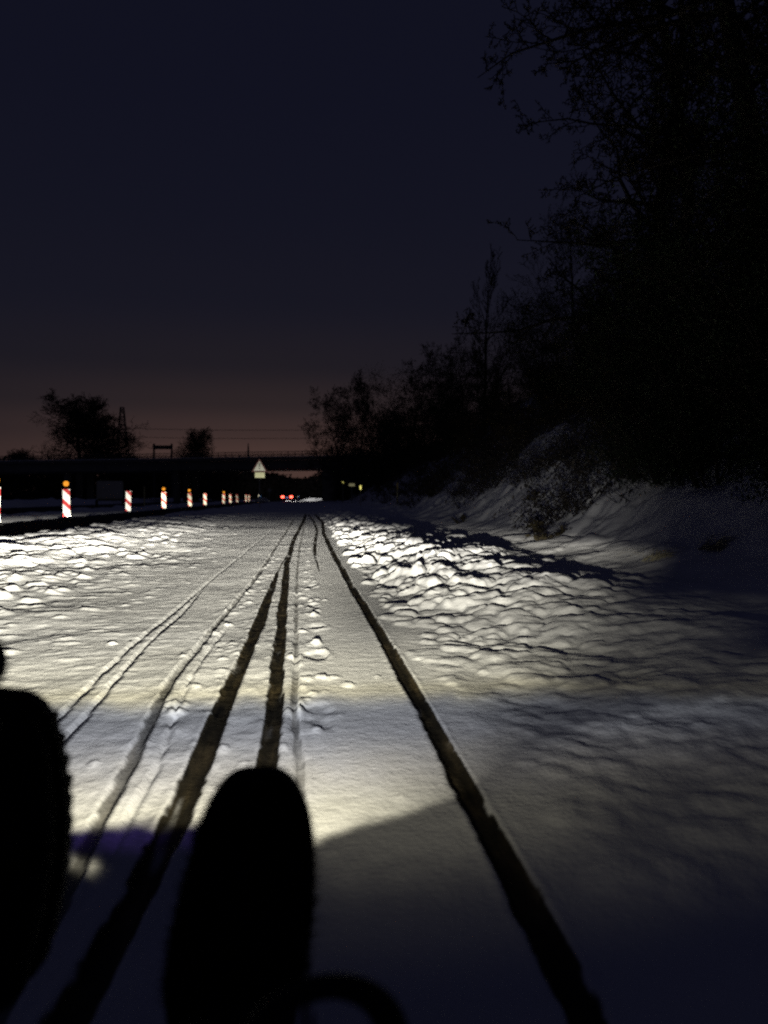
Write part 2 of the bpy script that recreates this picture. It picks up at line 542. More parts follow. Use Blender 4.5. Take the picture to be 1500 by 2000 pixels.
for nme, (pts, hw, dep, wet) in TR.items():
    px = np.array([p[0] for p in pts]); py = np.array([p[1] for p in pts])
    cx = np.interp(gy, py, px)
    cx = cx + .010 * fbm(gy * .9, gy * 0 + 5.5 + len(nme), 80 + ord(nme[0]), 3)
    w = hw * (1 + .22 * fbm(gy * 2.2, gy * 0 + 2.5, 90 + ord(nme[0]), 3))
    w = w * np.interp(gy, [0, 7, 15, 34], [1, 1, 1.25, 1.6])          # wheel marks spread where the snow is deeper
    on = sstep(py[0] - .3, py[0] + .05, gy) * sstep(py[-1] + .2, py[-1] - .5, gy)
    if nme in ('C', 'D3'):
        w = w * (.25 + .75 * (sstep(8.6, 5.8, gy) if nme == 'C' else sstep(8.0, 11.0, gy)))
    d = np.abs(GX - cx[:, None]) / w[:, None]
    edge_n = .26 * fbm(GX * 40, GY * 22, 95, 3)
    prof = sstep(1.25, .75, d + edge_n) * on[:, None]
    Z -= dep * prof
    if wet > .5:
        Z += .0022 * prof * np.sin((GY + .35 * np.abs(GX - cx[:, None])) * 2 * np.pi / .034) * sstep(7, 3, GY)      # tread marks
    rim = np.exp(-((d - 1.55) / .30) ** 2) * on[:, None] * (1 + 1.6 * fbm(GX * 20, GY * 9, 97, 3))
    Z += .0030 * rim * min(1, wet + .35)
    spots = np.clip(.98 + .9 * fbm(GX * 16, GY * 2.4, 98, 4), 0, 1)
    WET = np.maximum(WET, sstep(1.36, 1.05, d + edge_n) * on[:, None] * wet * spots)
# foot prints
for (x, y, r_, d_) in [(.03, 2.62, .055, .012), (.03, 3.62, .050, .014), (.05, 4.45, .048, .014), (.03, 5.35, .045, .012), (.04, 6.6, .045, .010)]:
    q = ((GX - x) / r_) ** 2 + ((GY - y) / (r_ * 2.4)) ** 2 + 1.5 * fbm(GX * 15, GY * 8, 101, 3)
    Z -= d_ * sstep(1.4, .2, q)
    Z += .010 * np.exp(-((q - 1.7) / .5) ** 2) * np.clip(vnoise(GX * 13, GY * 10, 102) * 3, 0, 1)
# edge down to the cleared carriageway
drop = sstep(0, .45, GX - left_edge)
Z = np.where(GX < left_edge + .45, -.28 + (Z + .28) * drop, Z)
nX, nY = len(gx), len(gy)
idx = np.arange(nX * nY).reshape(nY, nX)
F4 = np.stack([idx[:-1, :-1], idx[:-1, 1:], idx[1:, 1:], idx[1:, :-1]], -1).reshape(-1, 4)
gme = npmesh('snow_path', np.stack([GX, GY, Z], -1).reshape(-1, 3), F4)
att = gme.attributes.new('wet', 'FLOAT', 'POINT')
att.data.foreach_set('value', WET.astype(np.float32).ravel())
gm = mat('trodden_snow', (.85, .855, .87), .7, spec=.12)
nt = gm.node_tree
b = nt.nodes['Principled BSDF']
an = nt.nodes.new('ShaderNodeAttribute')
an.attribute_name = 'wet'
wetx = X(nt, an.outputs['Fac'])
tco = nt.nodes.new('ShaderNodeTexCoord')
def nz_tex(scale, detail=5, stretch=(1, 1, 1)):
    mp = nt.nodes.new('ShaderNodeMapping')
    mp.inputs['Scale'].default_value = stretch
    nt.links.new(tco.outputs['Object'], mp.inputs[0])
    n = nt.nodes.new('ShaderNodeTexNoise')
    n.inputs['Scale'].default_value = scale
    n.inputs['Detail'].default_value = detail
    nt.links.new(mp.outputs[0], n.inputs['Vector'])
    return X(nt, n.outputs[0])
snowc = nz_tex(2.2, 6).ramp([(.3, (.78, .785, .80)), (.7, (.90, .90, .905))], 0, 1)
wetc = nz_tex(9, 6, (3, .5, 1)).ramp([(.32, (.012, .011, .009)), (.52, (.030, .025, .016)), (.66, (.060, .047, .027)), (.80, (.15, .125, .085))], 0, 1)
cc = mixc(nt, wetx.step(.12, .75), snowc, wetc)
nt.links.new(cc.s, b.inputs['Base Color'])
nt.links.new((wetx * -.25 + .75).s, b.inputs['Roughness'])
bp = nt.nodes.new('ShaderNodeBump')
bp.inputs['Distance'].default_value = .007
nt.links.new((nz_tex(70, 6) * .6 + nz_tex(18, 4) * .9).s, bp.inputs['Height'])
bp.inputs['Strength'].default_value = .8
nt.links.new(bp.outputs[0], b.inputs['Normal'])
ground_path = link('snow_path', gme, gm, smooth=True)
ground_path['kind'] = 'structure'


def ground_z(x, y):
    i = int(np.clip(np.searchsorted(gx, x), 0, nX - 1)); j = int(np.clip(np.searchsorted(gy, y), 0, nY - 1))
    return float(Z[j, i])


def struct(name, mb, m):
    o = mb.build(name, m)
    o['kind'] = 'structure'
    return o


def sheet(x0, x1, y0, y1, z):
    return MB().add([(x0, y0, z), (x1, y0, z), (x1, y1, z), (x0, y1, z)], [(0, 1, 2, 3)])


struct('ground', sheet(-3000, 3000, -400, 5000, -.32), M['snow'])
struct('road', sheet(-9.9, -2.0, -60, 700, -.12), M['asphalt'])
struct('road', sheet(-23, -13.0, -60, 700, -.12), M['asphalt'])


def verge(name, x0, x1, y0, y1, z, amp, seed):
    xs = np.linspace(x0, x1, 26)
    ys = axis([(y0, .35), (60, .8), (y1, 6)])
    A, B_ = np.meshgrid(xs, ys)
    e = np.minimum(sstep(x0, x0 + .7, A), sstep(x1, x1 - .7, A))
    H = -.31 + (z + .31 + amp * fbm(A * .9, B_ * .6, seed, 4, .55)) * e
    id_ = np.arange(A.size).reshape(A.shape)
    f = np.stack([id_[:-1, :-1], id_[:-1, 1:], id_[1:, 1:], id_[1:, :-1]], -1).reshape(-1, 4)
    o = link(name, npmesh(name, np.stack([A, B_, H], -1).reshape(-1, 3), f), M['snow'], smooth=True)
    o['kind'] = 'structure'


verge('median_verge', -13.2, -9.8, 8, 400, .04, .22, 201)
verge('far_verge', -34, -22.6, 8, 400, .25, .5, 211)


# ------------------------------------------------------------------ tree building
def tubes(P0, P1, R0, R1, k=4):
    P0, P1 = np.asarray(P0, float), np.asarray(P1, float)
    R0, R1 = np.asarray(R0, float), np.asarray(R1, float)
    n = len(P0)
    t = P1 - P0
    t /= np.linalg.norm(t, axis=1, keepdims=True) + 1e-9
    ref = np.where(np.abs(t[:, 2:3]) > .9, np.array([[1., 0, 0]]), np.array([[0, 0, 1.]]))
    a = np.cross(t, ref)
    a /= np.linalg.norm(a, axis=1, keepdims=True) + 1e-9
    b_ = np.cross(t, a)
    an_ = 2 * np.pi * np.arange(k) / k
    ring = np.cos(an_)[None, :, None] * a[:, None, :] + np.sin(an_)[None, :, None] * b_[:, None, :]
    V = np.concatenate([P0[:, None] + ring * R0[:, None, None], P1[:, None] + ring * R1[:, None, None]], 1).reshape(-1, 3)
    o = (np.arange(n) * 2 * k)[:, None, None]
    j = np.arange(k)
    f = np.stack([j, (j + 1) % k, (j + 1) % k + k, j + k], -1)[None] + o
    return V, f.reshape(-1, 4)


def leaf_quads(C, size, rng, flat=0.0):
    n = len(C)
    d = rng.normal(size=(n, 3)); d /= np.linalg.norm(d, axis=1, keepdims=True)
    e = rng.normal(size=(n, 3)); e -= (e * d).sum(1, keepdims=True) * d
    e /= np.linalg.norm(e, axis=1, keepdims=True)
    s = size * (.6 + .8 * rng.rand(n, 1))
    w = s * .45
    V = np.stack([C - d * s * .5, C + e * w * .5, C + d * s * .5, C - e * w * .5], 1).reshape(-1, 3)
    return V, np.arange(4 * n).reshape(n, 4)


class Tree:
    def __init__(s, seed, H, r0, lv, kids, spread=.55, up=.12, wig=.18, start=.18, lean=(0, 0), lenf=.42, twig=.006):
        s.rng = np.random.RandomState(seed)
        s.seg = {0: [], 1: []}
        s.tips = []
        s.lv, s.kids, s.up, s.wig, s.spread, s.lenf, s.twig = lv, kids, up, wig, spread, lenf, twig
        s.grow(np.array([0, 0, -.3]), np.array([lean[0], lean[1], 1.0]), H, r0, 0, start)

    def grow(s, p, d, ln, r, lv, start=.15):
        rng = s.rng
        n = (9, 6, 4, 3, 2)[min(lv, 4)]
        d = d / np.linalg.norm(d)
        pts, rr = [p], [r]
        for i in range(n):
            d = d + rng.normal(size=3) * s.wig * (.45 if lv == 0 else 1.0)
            d[2] += s.up * (1 if lv else .3)
            d /= np.linalg.norm(d)
            p = p + d * ln / n
            pts.append(p)
            rr.append(max(s.twig, r * (1 - .88 * (i + 1) / n)))
            s.seg[1 if lv else 0].append((pts[-2], p, rr[-2], rr[-1]))
        if lv >= s.lv:
            s.tips.append(p)
            return
        nk = s.kids[lv]
        for i in range(nk):
            t = start + (1 - start) * (i + rng.rand()) / nk
            q = t * n
            k = min(int(q), n - 1)
            base_ = pts[k] + (pts[k + 1] - pts[k]) * (q - k)
            ax = (pts[k + 1] - pts[k]); ax = ax / np.linalg.norm(ax)
            o = rng.normal(size=3); o -= o.dot(ax) * ax; o /= np.linalg.norm(o)
            ang = s.spread * (.7 + .7 * rng.rand()) * (1.25 - .5 * t if lv == 0 else 1)
            dd = ax * math.cos(ang) + o * math.sin(ang)
            l2 = ln * s.lenf * (1.15 - .6 * t) * (.7 + .6 * rng.rand())
            s.grow(base_, dd, l2, max(s.twig, rr[k] * .5), lv + 1)

    def meshes(s, nm):
        t = np.array([(np.concatenate([a, b, [c, e]])) for a, b, c, e in s.seg[0]])
        c = np.array([(np.concatenate([a, b, [c_, e]])) for a, b, c_, e in s.seg[1]])
        v1, f1 = tubes(t[:, :3], t[:, 3:6], t[:, 6], t[:, 7], 8)
        v2, f2 = tubes(c[:, :3], c[:, 3:6], c[:, 6], c[:, 7], 3)
        return npmesh(nm + '_trunk', v1, f1), npmesh(nm + '_crown', v2, f2)


TREES = []


def plant(name, label, cat, loc, tr, mt, rz=0., sca=1., group=None, leaves=0, clump=.5, lsize=.09, lm=None, snowy=0, per=60, meshes=None):
    root = empty(name, loc, rz)
    root.scale = (sca,) * 3
    if meshes is None:
        a, c = tr.meshes(name)
        meshes = [('trunk', a, mt), ('crown', c, mt)]
        if leaves:
            tp = np.array(tr.tips)
            ctr = tp[tr.rng.choice(len(tp), leaves)]
            C = np.repeat(ctr, per, 0) + tr.rng.normal(size=(leaves * per, 3)) * clump * np.array([1, 1, .55])
            v, f = leaf_quads(C, lsize, tr.rng)
            meshes.append(('leaves', npmesh('leaves', v, f), lm))
        if snowy:
            sg = tr.seg[1]
            pick = tr.rng.choice(len(sg), snowy)
            P, Q, r0, r1 = [], [], [], []
            for i in pick:
                a_, b_, ra, rb = sg[i]
                if abs((b_ - a_)[2]) < .75 * np.linalg.norm(b_ - a_):
                    dz = np.array([0, 0, max(ra, .012)])
                    P.append(a_ + dz); Q.append(b_ + dz); r0.append(max(ra, .012)); r1.append(max(rb, .010))
            v, f = tubes(P, Q, r0, r1, 4)
            meshes.append(('branch_snow', npmesh('branch_snow', v, f), M['snow']))
    for nm, me, m in meshes:
        o_ = link(nm, me, m, root)
        if nm in ('branch_snow', 'leaves', 'foliage'):
            o_['kind'] = 'stuff'
    tag(root, label, cat, group)
    TREES.append(root)
    return root, meshes


def shrub_meshes(seed, h, w, n, lsize, lm, stems=9):
    rng = np.random.RandomState(seed)
    P, Q, a, b_ = [], [], [], []
    C = []
    for i in range(stems):
        th = rng.rand() * 6.28
        p = np.array([math.cos(th), math.sin(th), 0]) * w * .12
        d = np.array([math.cos(th) * .5, math.sin(th) * .5, 1.3])
        r = .03 * h / 3
        for k in range(6):
            d = d + rng.normal(size=3) * .22
            q = p + d / np.linalg.norm(d) * h * .19
            P.append(p); Q.append(q); a.append(r); b_.append(r * .75)
            r *= .75
            p = q
            for j in range(5):
                e = rng.normal(size=3); e[2] = abs(e[2]) * .6
                e /= np.linalg.norm(e)
                q2 = p + e * h * (.10 + .16 * rng.rand())
                P.append(p); Q.append(q2); a.append(r * .5); b_.append(.004)
                C.append(q2); C.append((p + q2) / 2)
    for i in range(len(C) // 2):
        th, rr_ = rng.rand() * 6.28, w * .42 * rng.rand() ** .5
        C.append(np.array([math.cos(th) * rr_, math.sin(th) * rr_, h * .3 * rng.rand()]))
    C = np.array(C)
    ctr = C[rng.choice(len(C), n // 40)]
    L_ = np.repeat(ctr, 40, 0) + rng.normal(size=((n // 40) * 40, 3)) * h * .055 * np.array([1, 1, .7])
    L_ = L_[L_[:, 2] > .02]
    v1, f1 = tubes(P, Q, a, b_, 4)
    v2, f2 = leaf_quads(L_, lsize, rng)
    return [('stems', npmesh('stems', v1, f1), M['bark']), ('foliage', npmesh('foliage', v2, f2), lm)]


# big trees on the slope, right
G_R = 'trees on the slope beside the path'
t1 = Tree(11, 13.0, .20, 4, (30, 13, 9, 6), spread=1.1, up=-.01, wig=.22, lenf=.33, lean=(-.05, 0), start=.10, twig=.008)
_, me1 = plant('leafy_tree', 'tallest black tree at the right edge reaching out of the top', 'tree', (6.6, 10.8, 2.6), t1, M['bark'], group=G_R,
      leaves=36, clump=.09, lsize=.028, per=260, lm=M['dry_leaf'], snowy=260)
t2 = Tree(12, 11.5, .17, 4, (28, 12, 8, 6), spread=1.1, up=-.01, wig=.22, lenf=.30, start=.08, lean=(-.03, 0), twig=.009)
_, me2 = plant('leafy_tree', 'dark tree with long side branches left of the tallest tree', 'tree', (7.3, 15.5, 2.9), t2, M['bark'], rz=1.0, group=G_R,
      leaves=36, clump=.12, lsize=.035, per=260, lm=M['dry_leaf'], snowy=240)
t3 = Tree(13, 10.5, .16, 4, (28, 13, 9, 6), spread=1.05, up=.0, wig=.22, lenf=.33, start=.08, twig=.006)
plant('leafy_tree', 'black tree at the right border in front of the tallest tree', 'tree', (6.8, 8.2, 2.5), t3, M['bark'], rz=2.0, group=G_R,
      leaves=30, clump=.10, lsize=.025, per=260, lm=M['dry_leaf'], snowy=160)
_, me2 = plant('leafy_tree', 'dark twiggy tree standing between the tallest tree and the long-branched one', 'tree', (6.2, 13.0, 2.6), t2, M['bark'], rz=2.6, sca=.92, group=G_R, meshes=me2)
plant('leafy_tree', 'black twiggy tree behind the trees at the right border', 'tree', (8.6, 12.4, 4.0), None, None, rz=4.4, sca=1.05, group=G_R, meshes=me1)
t4 = Tree(14, 8.2, .13, 4, (15, 8, 5, 3), spread=.50, up=.16, wig=.10, lenf=.40, start=.12, twig=.009)
plant('bare_tree', 'slender bare tree with steep upright branches on the right slope', 'tree', (8.0, 35, 2.6), t4, M['bark'], group=G_R)
plant('bare_tree', 'bare tree close behind the slender upright one', 'tree', (11.4, 31, 3.8), Tree(15, 8.0, .12, 4, (16, 8, 6, 4), spread=.7, up=.1, wig=.16, lenf=.45), M['bark'], group=G_R)
t6 = Tree(16, 8.0, .15, 4, (15, 8, 7, 4), spread=.85, up=.05, wig=.2, lenf=.33, start=.1)
_, me6 = plant('bushy_tree', 'broad bushy tree on the right slope between slender tree and tall trees', 'tree', (11.0, 24, 3.8), t6, M['bark'], group=G_R,
               leaves=160, clump=.2, lsize=.05, lm=M['dry_leaf'])
t7 = Tree(17, 12.0, .2, 4, (16, 9, 8, 5), spread=.85, up=.06, wig=.18, lenf=.46, start=.15, twig=.017)
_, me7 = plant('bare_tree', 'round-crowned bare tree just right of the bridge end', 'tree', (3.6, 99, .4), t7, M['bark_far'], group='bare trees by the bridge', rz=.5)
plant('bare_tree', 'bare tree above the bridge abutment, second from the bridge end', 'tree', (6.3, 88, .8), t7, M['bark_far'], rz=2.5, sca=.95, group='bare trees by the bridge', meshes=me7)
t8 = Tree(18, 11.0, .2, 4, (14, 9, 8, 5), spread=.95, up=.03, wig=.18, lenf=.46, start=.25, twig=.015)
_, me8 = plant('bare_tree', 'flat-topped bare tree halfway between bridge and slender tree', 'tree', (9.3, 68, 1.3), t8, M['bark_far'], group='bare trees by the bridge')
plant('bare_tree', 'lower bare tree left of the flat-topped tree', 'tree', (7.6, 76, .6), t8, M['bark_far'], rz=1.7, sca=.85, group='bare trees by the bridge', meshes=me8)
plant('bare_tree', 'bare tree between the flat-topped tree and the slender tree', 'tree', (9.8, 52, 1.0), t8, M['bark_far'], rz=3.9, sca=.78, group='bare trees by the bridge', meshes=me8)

# evergreen and bramble thicket below the trees
sA = shrub_meshes(31, 2.6, 2.2, 12000, .055, M['leaf'], 14)
sB = shrub_meshes(32, 3.2, 2.6, 15000, .055, M['leaf'], 14)
sC = shrub_meshes(33, 1.7, 2.4, 7000, .05, M['dry_leaf'], 16)
rng = random.Random(4)
SH = [(4.15, 6.3, .62, 0), (4.1, 7.4, .6, 1), (4.2, 8.6, .62, 0), (3.9, 5.2, .6, 1), (4.35, 9.9, .55, 1), (5.0, 6.2, .8, 0), (4.95, 7.8, .75, 1), (4.9, 5.0, .8, 1), (5.1, 9.4, .75, 0), (5.2, 10.8, .7, 1),
      (5.9, 7.2, .85, 1), (6.0, 10.2, .85, 0), (6.4, 11.8, .8, 1), (6.9, 12.8, .8, 0), (7.2, 8.6, .85, 1), (7.6, 10.6, .85, 1),
      (7.2, 14.6, .8, 1), (7.6, 17.5, .8, 0), (8.0, 20, .8, 1), (7.7, 22.5, 1.0, 0), (8.6, 26, 1.0, 1), (7.6, 29, 1.0, 0), (9.4, 29, 1.0, 1), (7.2, 33, 1.0, 2), (9.2, 36, 1.0, 1), (7.6, 39, 1.1, 0),
      (9.2, 42, 1.2, 1), (8.0, 46, 1.2, 0), (9.4, 49, 1.4, 1), (7.9, 54, 1.5, 0), (9.0, 60, 1.9, 1), (7.9, 66, 1.8, 0), (7.0, 72, 1.8, 1), (7.6, 80, 2.2, 1), (6.4, 88, 1.9, 0), (5.6, 95, 1.9, 1), (7.6, 92, 2.4, 0), (4.6, 103, 1.6, 0),
      (5.5, 12.6, .55, 2), (6.4, 16.4, .8, 2), (6.6, 19.4, .8, 2), (4.6, 10.6, .5, 2), (6.9, 24.6, .8, 2), (5.9, 20.5, .6, 2)]
for i, (x, y, s_, k) in enumerate(SH):
    o, _ = plant('evergreen_shrub' if k < 2 else 'bramble_shrub', 'black evergreen shrub in the thicket below the trees on the slope' if k < 2 else 'low dark bramble shrub at the foot of the thicket on the slope',
                 'shrub', (x, y, float(bank_z(np.array(x), np.array(y))) - .15), None, None, rz=rng.random() * 6.28, sca=s_ * (.9 + .2 * rng.random()),
                 group='evergreen shrubs of the slope thicket' if k < 2 else 'bramble shrubs of the slope thicket', meshes=(sA, sB, sC)[k])

# dead stalks and brambles between the snow patches of the slope
ru = np.random.RandomState(77)
P, Q, a_, b_, LC = [], [], [], [], []
for i in range(1500):
    y = 8.5 * math.exp(ru.rand() * math.log(75 / 8.5))
    toe = float(np.interp(y, [0, 6, 12, 25, 45, 80, 140], [2.5, 2.5, 2.6, 3.1, 4.0, 4.6, 4.8]))
    x = toe + .7 + 3.9 * ru.rand() ** .8
    if vnoise(np.array([x * 1.1]), np.array([y * .55]), 78)[0] < -.02 - .10 * (x - toe - 2.2):
        continue
    z = ground_z(x, y) - .04
    for k in range(6):
        p = np.array([x, y, z]) + ru.normal(size=3) * np.array([.12, .12, 0])
        d = np.array([ru.normal() * .6 - .15, ru.normal() * .6, .75])
        ln = .10 + .26 * ru.rand()
        r = .0035 + .0003 * y
        for m_ in range(3):
            q = p + d / np.linalg.norm(d) * ln
            P.append(p); Q.append(q); a_.append(r); b_.append(r * .7)
            r *= .7
            d = d + ru.normal(size=3) * .35 - np.array([0, 0, .30])
            p = q
            LC.append(q)
v1, f1 = tubes(P, Q, a_, b_, 3)
v2, f2 = leaf_quads(np.repeat(np.array(LC), 3, 0) + ru.normal(size=(len(LC) * 3, 3)) * .06, .06, ru)
ug = link('undergrowth', npmesh('undergrowth', np.concatenate([v1, v2]), np.concatenate([f1, f2 + len(v1)])), M['bark'])
tag(ug, 'dark dead stalks and bramble runners between snow patches on the slope', 'undergrowth')
ug['kind'] = 'stuff'

# low brown bramble in the edge of the beam
sD = shrub_meshes(35, .24, .75, 1500, .035, M['bramble'], 12)
plant('bramble_shrub', 'small brown leafy bramble poking out of the snow at the edge of the light', 'shrub', (3.05, 9.6, ground_z(3.05, 9.6) - .03), None, None, meshes=sD)
plant('bramble_shrub', 'small dark tuft on the snowy slope above the brown bramble', 'shrub', (3.75, 12.6, ground_z(3.75, 12.6) - .03), None, None, rz=2, sca=.7, meshes=sD)
plant('bramble_shrub', 'small dark tuft on the snow left of the brown bramble', 'shrub', (3.1, 15.5, ground_z(3.1, 15.5) - .03), None, None, rz=4, sca=.7, meshes=sD)


def grass_tuft(label, x, y, n, h, seed, lean):
    rng_ = np.random.RandomState(seed)
    V, F_ = [], []
    for i in range(n):
        p = rng_.normal(size=3) * np.array([.05, .05, 0])
        d = np.array([lean + rng_.normal() * .45, rng_.normal() * .35, .8])
        q, w = p.copy(), .004
        pts = [p]
        for k in range(3):
            d[2] -= .38
            q = q + d / np.linalg.norm(d) * h / 3 * (.7 + .6 * rng_.rand())
            pts.append(q)
        k0 = len(V)
        for k, t in enumerate(pts):
            V += [t + np.array([0, -w, 0]) * (1 - k / 3.3), t + np.array([0, w, w]) * (1 - k / 3.3)]
        for k in range(3):
            F_.append((k0 + 2 * k, k0 + 2 * k + 1, k0 + 2 * k + 3, k0 + 2 * k + 2))
    o = link('grass_tuft', npmesh('grass_tuft', V, F_), M['grass'])
    o.location = (x, y, ground_z(x, y) - .01)
    tag(o, label, 'grass tuft', 'dry grass tufts in the snow on the right')


grass_tuft('left of two pale dry grass tufts in the dark snow at right', 2.95, 6.3, 70, .30, 1, .5)
grass_tuft('right and paler of two dry grass tufts in the dark snow at right', 3.25, 5.9, 90, .36, 2, .7)

# trees beyond the bridge on the left
t9 = Tree(21, 16.5, .5, 4, (24, 12, 7, 5), spread=1.0, up=.06, wig=.16, lenf=.60, start=.10, twig=.036)
wide_tree, me9 = plant('bare_tree', 'wide round-crowned bare tree behind the bridge at left', 'tree', (-50.5, 180, 2.3), t9, M['bark_far'], group='bare trees behind the bridge')
wide_tree.scale = (1.32, 1.32, 1.0)
plant('bare_tree', 'small bare tree behind the bridge between gantry and triangular sign', 'tree', (-25.2, 182, 5.5), None, None, rz=2.2, sca=.52, group='bare trees behind the bridge', meshes=me9)
plant('bare_tree', 'low tree behind the bridge at the far left edge', 'tree', (-66, 186, 1), None, None, rz=4.2, sca=.5, group='bare trees behind the bridge', meshes=me9)

# the dark wood that closes the view under the bridge
rngw = np.random.RandomState(50)
C = []
P, Q, a_, b_ = [], [], [], []
for i in range(150):
    x = rngw.uniform(-120, 30)
    y = rngw.uniform(190, 240)
    top = np.interp(x, [-120, -50, -26, -20, -8, -3, 1, 6, 30], [10.5, 9.5, 8.6, 7.2, 6.6, 5.6, 4.8, 7, 14]) * (.85 + .3 * rngw.rand())
    P.append((x, y, -.3)); Q.append((x + rngw.normal() * .4, y, top)); a_.append(.22); b_.append(.05)
    n = 420
    h_ = rngw.rand(n) ** 1.15 * top
    wd = 2.4 * np.sqrt(np.clip(1 - (h_ / top - .35) ** 2 * 1.8, .05, 1))
    C.append(np.stack([x + rngw.normal(size=n) * wd, y + rngw.normal(size=n) * wd, h_], -1))
v1, f1 = leaf_quads(np.concatenate(C), 1.2, rngw)
v2, f2 = tubes(P, Q, a_, b_, 4)
wood = link('distant_wood', npmesh('distant_wood', np.concatenate([v1, v2]), np.concatenate([f1, f2 + len(v1)])), M['bark_far'])
tag(wood, 'dark mass of distant woodland seen under and beyond the bridge', 'woodland')
wood['kind'] = 'stuff'

# ------------------------------------------------------------------ road bridge
BR = empty('road_bridge', (6.0, 112.5, 0), math.atan2(22.5, -57.2))
tag(BR, 'long flat dark road bridge crossing over the road ahead', 'bridge')
LB = 84
MB().box((LB / 2 - 6, 0, 5.35), (LB, 8.4, 1.30)).build('deck', M['concrete'], BR)
MB().box((LB / 2 - 6, 4.45, 6.22), (LB, .62, .42)).build('edge_beam', M['concrete'], BR)
MB().box((LB / 2 - 6, -4.45, 6.22), (LB, .62, .42)).build('edge_beam', M['concrete'], BR)
MB().box((LB / 2 - 6, 4.5, 6.47), (LB, .66, .08)).build('snow_ledge', M['snow'], BR)
for side in (4.5, -4.5):
    r_ = MB()
    for zz in (6.85, 7.22):
        r_.tube([(-6, side, zz), (LB - 6, side, zz)], .045, 6)
    for k in range(int(LB / 1.1)):
        r_.tube([(-5.6 + k * 1.1, side, 6.4), (-5.6 + k * 1.1, side, 7.22)], .035, 4)
    r_.build('railing', M['dark_steel'], BR)
    r2 = MB()
    for k in range(int(LB / .28)):
        r2.box((-5.9 + k * .28, side * .99, 6.82), (.05, .03, .72))
    r2.build('railing_infill', M['dark_steel'], BR)
MB().box((.2, 0, 2.2), (4.6, 8.6, 5.0)).build('abutment', M['concrete'], BR)
MB().box((-4.0, 4.0, 2.8), (4.0, .6, 6.2)).build('wing_wall', M['concrete'], BR)
for px_ in (26.5, 46.0, 66):
    pr = MB()
    for yy in (-2.8, 0, 2.8):
        pr.tube([(px_, yy, -.3), (px_, yy, 4.72)], .55, 14)
    pr.build('pier', M['concrete'], BR)
MB().add([(-6, -9, -.3), (-30, -9, -.3), (-30, -4.6, 6.4), (-4.4, -4.6, 6.4), (-6, 9, -.3), (-30, 9, -.3), (-30, 4.6, 6.4), (-4.4, 4.6, 6.4)],
         [(0, 1, 2, 3), (4, 7, 6, 5), (3, 2, 6, 7), (0, 3, 7, 4), (1, 5, 6, 2)]).build('approach_embankment', M['snow'], BR)

# ------------------------------------------------------------------ pylon, gantry, mast, wires beyond the bridge
PY = empty('lattice_pylon', (-69.5, 300, 0))
tag(PY, 'tall thin lattice power pylon behind the wide bare tree', 'pylon')


def pylon_w(z): return 3.0 * (1 - z / 36) + .45


pl = MB()
lv = [0, 6, 12, 17, 21.5, 25, 28, 31, 34.5]
for z0, z1 in zip(lv[:-1], lv[1:]):
    w0, w1 = pylon_w(z0), pylon_w(z1)
    cs0 = [(sx_ * w0, sy_ * w0, z0) for sx_, sy_ in ((1, 1), (-1, 1), (-1, -1), (1, -1))]
    cs1 = [(sx_ * w1, sy_ * w1, z1) for sx_, sy_ in ((1, 1), (-1, 1), (-1, -1), (1, -1))]
    for i in range(4):
        pl.tube([cs0[i], cs1[i]], .16, 4)
        pl.tube([cs0[i], cs1[(i + 1) % 4]], .10, 4)
        pl.tube([cs0[(i + 1) % 4], cs1[i]], .10, 4)
        pl.tube([cs1[i], cs1[(i + 1) % 4]], .10, 4)
pl.build('tower', M['dark_steel'], PY)
for zz, ww in ((21, 3.6), (26, 3.2)):
    c_ = MB()
    for s_ in (-1, 1):
        c_.tube([(0, -.5, zz), (s_ * ww, 0, zz + .4), (0, .5, zz)], .10, 4)
        c_.tube([(0, 0, zz + 1.8), (s_ * ww, 0, zz + .4)], .08, 4)
    c_.build('cross_arm', M['dark_steel'], PY)
for k, (zz, zb, lab) in enumerate(((24.6, 26.0, 'upper overhead power line across the glowing sky'), (21.4, 23.0, 'lower overhead power line across the glowing sky'))):
    w = MB()
    pts = []
    for i in range(25):
        t = i / 24
        pts.append((-69.5 + 150 * t, 300 - 20 * t, zz * (1 - t) + zb * t + 2.0 - 6 * t * (1 - t)))
    w.tube(pts, .07, 4)
    o = w.build('power_line', M['dark_steel'])
    tag(o, lab, 'power line', 'overhead power lines')

GN = empty('sign_gantry', (-29.1, 160, 0))
tag(GN, 'small dark sign gantry portal standing behind the bridge', 'gantry')
for s_ in (-1, 1):
    MB().box((s_ * 1.75, 0, 5.6), (.34, .34, 11.8)).build('gantry_post', M['dark_steel'], GN)
MB().box((0, -.1, 10.75), (3.9, .5, .75)).build('sign_box', M['dark_steel'], GN)
MA = empty('antenna_mast', (-15, 200, 0))
tag(MA, 'short thin mast sticking up behind the bridge near the triangular sign', 'mast')
MB().tube([(0, 0, -.3), (0, 0, 10), (0, 0, 14.4)], [.42, .34, .12], 8).build('mast_tube', M['dark_steel'], MA)
MB().box((0, 0, 12.2), (.5, .5, .9)).build('antenna', M['dark_steel'], MA)


